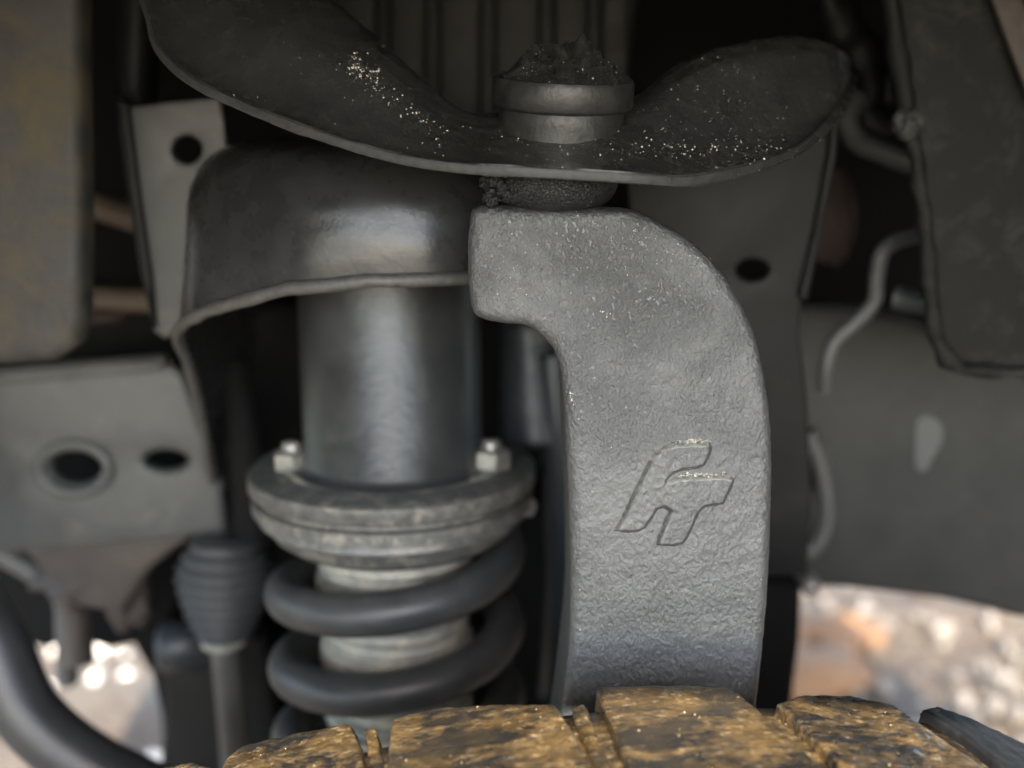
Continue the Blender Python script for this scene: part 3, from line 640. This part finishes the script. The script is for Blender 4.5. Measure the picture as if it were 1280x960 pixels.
# steering rack bellows and rod
rk = thing('bellows_boot', 'grey ribbed rubber bellows boot narrowing onto a rod', 'bellows boot', PY(292, 950, .555))
c0, c1 = PY(282, 672, .555), PY(280, 800, .545); axb = (c1 - c0); hb = axb.length; axb.normalize(); pr = []
NB = 9
for i in range(NB):
    t = i / NB; R = 0.0285 * (0.72 + 0.28 * math.sin(min(1, t / 0.3) * math.pi / 2)) if t < 0.35 else 0.0277 * (1 - 0.95 * ((t - 0.35) / 0.65) ** 1.6 * 0.62)
    for f_, dr in ((0.0, -0.0042), (0.25, -0.0008), (0.5, 0.0012), (0.75, -0.0008)): pr.append((R + dr, hb * (i + f_) / NB))
pr = [(0.0, -0.001)] + pr + [(0.011, hb), (0.0, hb + 0.001)]
obj('bellows', lathe_mesh(pr, c0, axb, 48), M['bellows'], rk)
obj('rod', tube_mesh([PY(280, 792, .548), PY(288, 880, .555), PY(296, 975, .56), PY(310, 1120, .58)], 0.0088, 16, 6), M['frame'], rk)
obj('clamp', tube_mesh([c1 + (Vector((math.cos(a), math.sin(a), 0))) * 0.0118 for a in [2 * math.pi * k / 20 for k in range(20)]], 0.002, 8, 1, True), M['damper'], rk)
# lower control arm behind
lca = thing('lower_control_arm', 'grey lower control arm behind the rod and coil spring', 'control arm', PY(240, 1000, .64))
plate('arm_web', [(196, 800), (268, 784), (330, 800), (345, 900), (350, 1100), (170, 1100), (198, 960), (206, 880)], .62, 0.02, 'frame_dk', '', '', parent=lca, bevel=0.005)
obj('pivot_bush', lathe_mesh([(0.0, -0.02), (0.014, -0.02), (0.017, -0.016), (0.017, 0.016), (0.0, 0.02)], PY(236, 806, .60), (1, 0.2, 0), 24), M['blue'], lca)
# anti-roll bar sweeping out of the corner
obj('anti_roll_bar', tube_mesh([PY(-170, 520, .52), PY(-70, 700, .51), PY(-8, 800, .50), PY(34, 890, .49), PY(110, 955, .485), PY(220, 1010, .48), PY(330, 1080, .48)], 0.018, 20, 8), M['bar'], label='thick satin black anti-roll bar curving past the sunlit ground', cat='anti-roll bar')
# tan pipes in the dark gap
obj('fluid_pipe', tube_mesh([PY(-40, 235, .60), PY(60, 240, .60), PY(125, 258, .60), PY(200, 282, .60), PY(280, 300, .62)], 0.0085, 12, 6), M['tan'], label='upper tan pipe running between the muddy plate and the bracket', cat='pipe')
obj('fluid_pipe', tube_mesh([PY(-40, 372, .60), PY(80, 372, .60), PY(150, 374, .60), PY(260, 378, .60)], 0.0080, 12, 6), M['tan'], label='lower straight tan pipe just above the holed crossmember', cat='pipe')
obj('rusty_fitting', lump(PY(128, 393, .60), 0.010, 3, (1.5, 1, 0.6), 0.2), M['rust'], label='small rusty fitting under the lower tan pipe', cat='fitting')
# ribbed panel at the top behind the ball joint
rp = thing('ribbed_panel', 'dark vertical-ribbed panel behind the ball joint', 'panel', PY(610, 140, .64))
plate('backing', [(404, -130), (810, -130), (790, 60), (770, 200), (420, 200)], .64, 0.006, 'frame_dk', '', '', parent=rp)
for x0, x1 in ((412, 474), (482, 536), (544, 606), (614, 680), (688, 740), (748, 792)):
    plate('rib', [(x0, -130), (x1, -130), (x1 - 2, 60), (x1 - 4, 190), (x0 + 3, 190)], .632, 0.016, 'frame_dk', '', '', parent=rp, bevel=0.005)
# bracket behind the knuckle
b2 = thing('frame_bracket', 'dark grey wide bracket with an oval slot, behind the knuckle shoulder', 'bracket', PY(940, 420, .50))
plate('bracket_plate', [(770, 120), (1046, 120), (1040, 190), (1022, 290), (1004, 372), (1000, 420), (1010, 500), (1016, 620), (1010, 720), (860, 720), (800, 400)], .49, 0.006, 'frame_dk', '', '', [ring(941, 338, 20, 13)], parent=b2, bevel=0.002)
plate('bracket_flange', [(1046, 60), (1058, 70), (1046, 200), (1024, 310), (1010, 378), (998, 372), (1018, 290), (1036, 190)], .486, 0.014, 'frame_dk', '', '', parent=b2, bevel=0.002)
# right-hand dark liner panel
rpn = thing('inner_fender_panel', 'dark mottled inner fender panel with rounded corner and ragged edge', 'panel', PY(1240, 465, .46))
plate('panel_sheet', [(1106, -110), (1128, 60), (1146, 180), (1160, 290), (1166, 370), (1176, 430), (1196, 458), (1240, 464), (1420, 466), (1420, -110)], .46, 0.012, 'panel', '', '', parent=rpn, bevel=0.004, cen=(1240, 200))
edge = [(1096, -110), (1118, 40), (1134, 130), (1146, 200), (1156, 290), (1162, 350), (1172, 425), (1194, 456), (1240, 465), (1420, 468)]
obj('edge_bead', mods(tube_mesh([PY(*q, .456) for q in edge], 0.0035, 12, 6), clouds(0.012, 0.006)), M['panel'], rpn)
plate('diagonal_strip', [(1200, -110), (1240, -110), (1300, 60), (1420, 260), (1420, 320), (1290, 130)], .452, 0.004, 'brown', '', '', parent=rpn, bevel=0.001)
obj('edge_clip', mods(lump(PY(1134, 155, .452), 0.0065, 6, (1, .7, 1), 0.3)), M['pipe'], rpn) if False else obj('edge_clip', lump(PY(1134, 155, .452), 0.0065, 6, (1, .7, 1), 0.3), M['rail'], rpn)
# wiring loom: knobbly strand
obj('wiring_loom', mods(tube_mesh([PY(1010, -110, .56), PY(1040, 0, .56), PY(1066, 50, .555), PY(1090, 100, .55), PY(1080, 140, .55), PY(1110, 165, .545), PY(1138, 150, .54)], 0.011, 14, 8), clouds(0.018, 0.012)), M['frame_dk'], label='knobbly dark wiring loom running down beside the fender panel edge', cat='wiring')
obj('clip_tube', tube_mesh([PY(1068, 120, .54), PY(1060, 150, .535), PY(1072, 176, .53), PY(1104, 190, .52), PY(1150, 206, .51), PY(1220, 215, .5)], 0.0058, 12, 8), M['pipe'], label='short pale bent tube tucked behind the fender panel edge', cat='tube')
obj('brake_line', tube_mesh([PY(1240, 285, .52), PY(1180, 288, .515), PY(1130, 298, .51), PY(1104, 314, .505), PY(1096, 345, .505), PY(1092, 378, .505), PY(1068, 404, .505), PY(1042, 428, .505), PY(1032, 460, .505), PY(1030, 486, .51)], 0.0041, 12, 10), M['pipe'], label='grey brake line bending in an S over the frame rail', cat='brake line')
obj('brake_line', tube_mesh([PY(1008, 540, .55), PY(1024, 575, .55), PY(1033, 620, .55), PY(1030, 662, .55), PY(1008, 690, .55), PY(960, 700, .55), PY(880, 705, .55)], 0.0052, 12, 10), M['pipe'], label='grey hooked brake line curling round beside the lower knuckle', cat='brake line')
obj('small_stay', tube_mesh([PY(1120, 372, .5), PY(1160, 380, .49), PY(1200, 384, .48)], 0.006, 10, 4), M['frame'], label='small grey stay poking out under the fender panel', cat='stay')
# big grey rail sheet on the right
fr = thing('frame_rail', 'wide grey frame rail sheet with a pale scuff, under the fender panel', 'frame rail', PY(1150, 770, .62))
plate('rail_side', [(990, 384), (1060, 382), (1140, 396), (1290, 470), (1480, 500), (1480, 800), (1280, 776), (1180, 752), (1060, 738), (940, 734), (930, 560)], .60, 0.02, 'rail', '', '', parent=fr, bevel=0.008, cen=(1150, 600))
scuff = [(1146, 528), (1160, 520), (1176, 530), (1178, 552), (1166, 572), (1158, 588), (1146, 586), (1144, 560)]
plate('pale_scuff', scuff, .5985, 0.002, 'snow', '', '', parent=fr, bevel=0.0005, sm=4)
obj('rail_hump', mods(lump(PY(990, 590, .575), 0.02, 12, (1.0, .5, 1.3), 0.15)), M['frame_dk'], fr) if False else obj('rail_boss', lump(PY(985, 590, .58), 0.018, 12, (1.0, .5, 1.4), 0.12), M['frame_dk'], fr)
obj('bolt_head', lathe_mesh([(0.0, 0.008), (0.005, 0.007), (0.0065, 0.004), (0.0065, -0.01)], PY(1012, 730, .585), (0, -1, 0.1), 12), M['zinc'], fr)
plate('lower_post', [(944, 730), (1004, 736), (1002, 800), (992, 880), (1000, 1100), (900, 1100), (930, 860)], .58, 0.03, 'black', '', '', parent=fr, bevel=0.006)
obj('rust_bracket', lump(PY(1040, 275, .62), 0.016, 15, (.9, .6, 1.8), 0.2), M['rust'], label='small rust-red bracket in the dark beside the fender panel', cat='bracket')
sk = thing('skid_plate', 'black skid plate closing the gap below and behind the coil spring', 'skid plate', PY(580, 1000, .72))  # added black sheet that keeps the gaps around the coil dark
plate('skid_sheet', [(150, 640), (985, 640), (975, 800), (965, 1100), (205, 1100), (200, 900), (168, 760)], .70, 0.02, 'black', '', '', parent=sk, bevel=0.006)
for x in (300, 560, 820): plate('skid_rib', [(x, 650), (x + 30, 650), (x + 34, 1090), (x - 4, 1090)], .682, 0.02, 'black', '', '', parent=sk, bevel=0.005)
# hose between coilover and knuckle
hs = thing('axle_boot', 'blue-grey bellows and shaft standing between the coil spring and the knuckle', 'axle boot', PY(690, 860, .53))
c0 = PY(662, 400, .545); c1 = PY(672, 560, .535); ax2 = (c1 - c0); hb = ax2.length; ax2.normalize(); pr = [(0.0, 0.0)]
for i in range(5):
    for f_, dr in ((0.0, -0.0006), (0.3, 0.0), (0.5, 0.0003), (0.7, 0.0)): pr.append((0.0165 + 0.0012 * i + dr, hb * (i + f_) / 5))
pr += [(0.0, hb)]
obj('bellows', lathe_mesh(pr, c0, ax2, 36), M['blue'], hs)
obj('shaft', tube_mesh([PY(690, 440, .53), PY(696, 520, .525), PY(697, 620, .525), PY(700, 720, .53), PY(690, 870, .54)], 0.009, 16, 6), M['blue'], hs)
obj('tower_post', tube_mesh([PY(288, 455, .58), PY(300, 520, .57), PY(312, 600, .56), PY(316, 720, .56)], 0.011, 14, 6), M['black'], label='dark post half hidden inside the spring tower opening', cat='post')

# ================================================================== GROUND THINGS FAR BEHIND
def gpt(px, py):
    r = ray(px, py); return r * (GZ / r.z)
for px, py, rr, sd, lb in ((1000, 850, 0.09, 3, 'largest orange-brown clod of soil below the frame rail'), (1045, 800, 0.07, 5, 'middle-sized orange-brown clod of soil beside the pale gravel'), (975, 800, 0.06, 8, 'smallest orange-brown clod of soil next to the dark post')):
    q = gpt(px, py); obj('mud_clod', lump(Vector((q.x, q.y, GZ + rr * 0.2)), rr, sd, (1.3, 1.0, 0.5), 0.4), M['clod'], label=lb, cat='mud', group='clods of soil on the ground')
n = 46; P_ = []; R_ = []  # added bright pebbles, standing in for blurred sun glints
for i in range(n):
    q = gpt(random.uniform(-60, 260), random.uniform(700, 990)); P_.append((q.x, q.y, GZ + 0.004)); R_.append(random.uniform(0.009, 0.019))
obj('gravel', grains_mesh(np.array(P_), np.array(R_)), M['stone'], label='scattered pale pebbles on the sunlit ground past the anti-roll bar', cat='gravel', kind='stuff')
P_ = []; R_ = []
for i in range(150):
    q = gpt(random.uniform(990, 1330), random.uniform(735, 960)); P_.append((q.x, q.y, GZ + 0.004)); R_.append(random.uniform(0.004, 0.02))
o = obj('gravel', grains_mesh(np.array(P_), np.array(R_)), M['cream'], label='cream gravel on the ground under the frame rail', cat='gravel', kind='stuff')

# ================================================================== GRIT ON THE METAL
def bvh(o):
    bm = bmesh.new(); bm.from_mesh(o.data); bm.transform(Matrix.Translation(o.parent.location if o.parent else o.location)); t = BVHTree.FromBMesh(bm); bm.free(); return t
def cast_grit(tree, sampler, n, rmin, rmax, pw=3.0):
    P, R = [], []
    for i in range(n * 4):
        if len(P) >= n: break
        px, py = sampler(); h = tree.ray_cast(Vector((0, 0, 0)), ray(px, py).normalized())
        if h[0] is None: continue
        r = rmin + (rmax - rmin) * random.random() ** pw; P.append(h[0][:]); R.append(r)
    return np.array(P), np.array(R)
def uni(x0, x1, y0, y1): return lambda: (random.uniform(x0, x1), random.uniform(y0, y1))
def along(a, b, s): 
    def f():
        t = random.random(); return (a[0] + (b[0] - a[0]) * t + random.gauss(0, s), a[1] + (b[1] - a[1]) * t + random.gauss(0, s))
    return f
te = bvh(em)
ta, tk, tm = bvh(arm_o), bvh(k_body), bvh(mound_o)
sets = [cast_grit(ta, uni(200, 1050, 20, 222), 260, .00005, .00026), cast_grit(ta, along((600, 172), (1000, 175), 22), 330, .00005, .0003), cast_grit(ta, along((880, 90), (930, 170), 40), 130, .00005, .00026),
        cast_grit(ta, along((435, 78), (475, 104), 7), 150, .00008, .0005, 3), cast_grit(ta, along((470, 110), (560, 172), 7), 110, .00006, .0004, 3), cast_grit(ta, along((760, 185), (990, 190), 5), 110, .00006, .0004)]
obj('sand_grains', grains_mesh(np.concatenate([s[0] for s in sets]), np.concatenate([s[1] for s in sets])), M['grain'], label='pale sand grains sprinkled over the upper control arm', cat='sand', kind='stuff')
sets = [cast_grit(tk, uni(585, 965, 250, 860), 170, .00005, .00022), cast_grit(tk, along((690, 255), (925, 345), 10), 130, .00005, .00025), cast_grit(tk, along((640, 290), (650, 400), 12), 40, .00006, .0003),
        cast_grit(tk, along((750, 385), (800, 395), 6), 14, .0001, .0004), cast_grit(tk, along((712, 490), (716, 510), 3), 10, .0002, .0004), cast_grit(te, along((845, 551), (885, 551), 2), 40, .0002, .0005), cast_grit(te, along((852, 593), (905, 592), 2), 40, .0002, .0005)]
obj('sand_grains', grains_mesh(np.concatenate([s[0] for s in sets]), np.concatenate([s[1] for s in sets])), M['grain'], label='tiny pale grains stuck on the grey knuckle face', cat='sand', kind='stuff')
s0 = cast_grit(tm, uni(610, 795, 40, 120), 110, .00006, .00024)
obj('sand_grains', grains_mesh(*s0), M['grain'], label='fine glinting grains in the dirt mound on the ball joint', cat='sand', kind='stuff')
bm = bmesh.new()
for o in tyre.children:
    if o.name.startswith('tread_block') and o.data is not proto:
        m2 = o.data.copy(); m2.transform(Matrix.Translation(tyre.location)); bm.from_mesh(m2); bpy.data.meshes.remove(m2)
tt = BVHTree.FromBMesh(bm); bm.free()
s0 = cast_grit(tt, uni(280, 1150, 855, 960), 90, .00006, .0004, 4)
obj('mud_crumbs', grains_mesh(*s0), M['grain_y'], label='crumbs of tan mud stuck on the tyre lugs', cat='mud', kind='stuff')
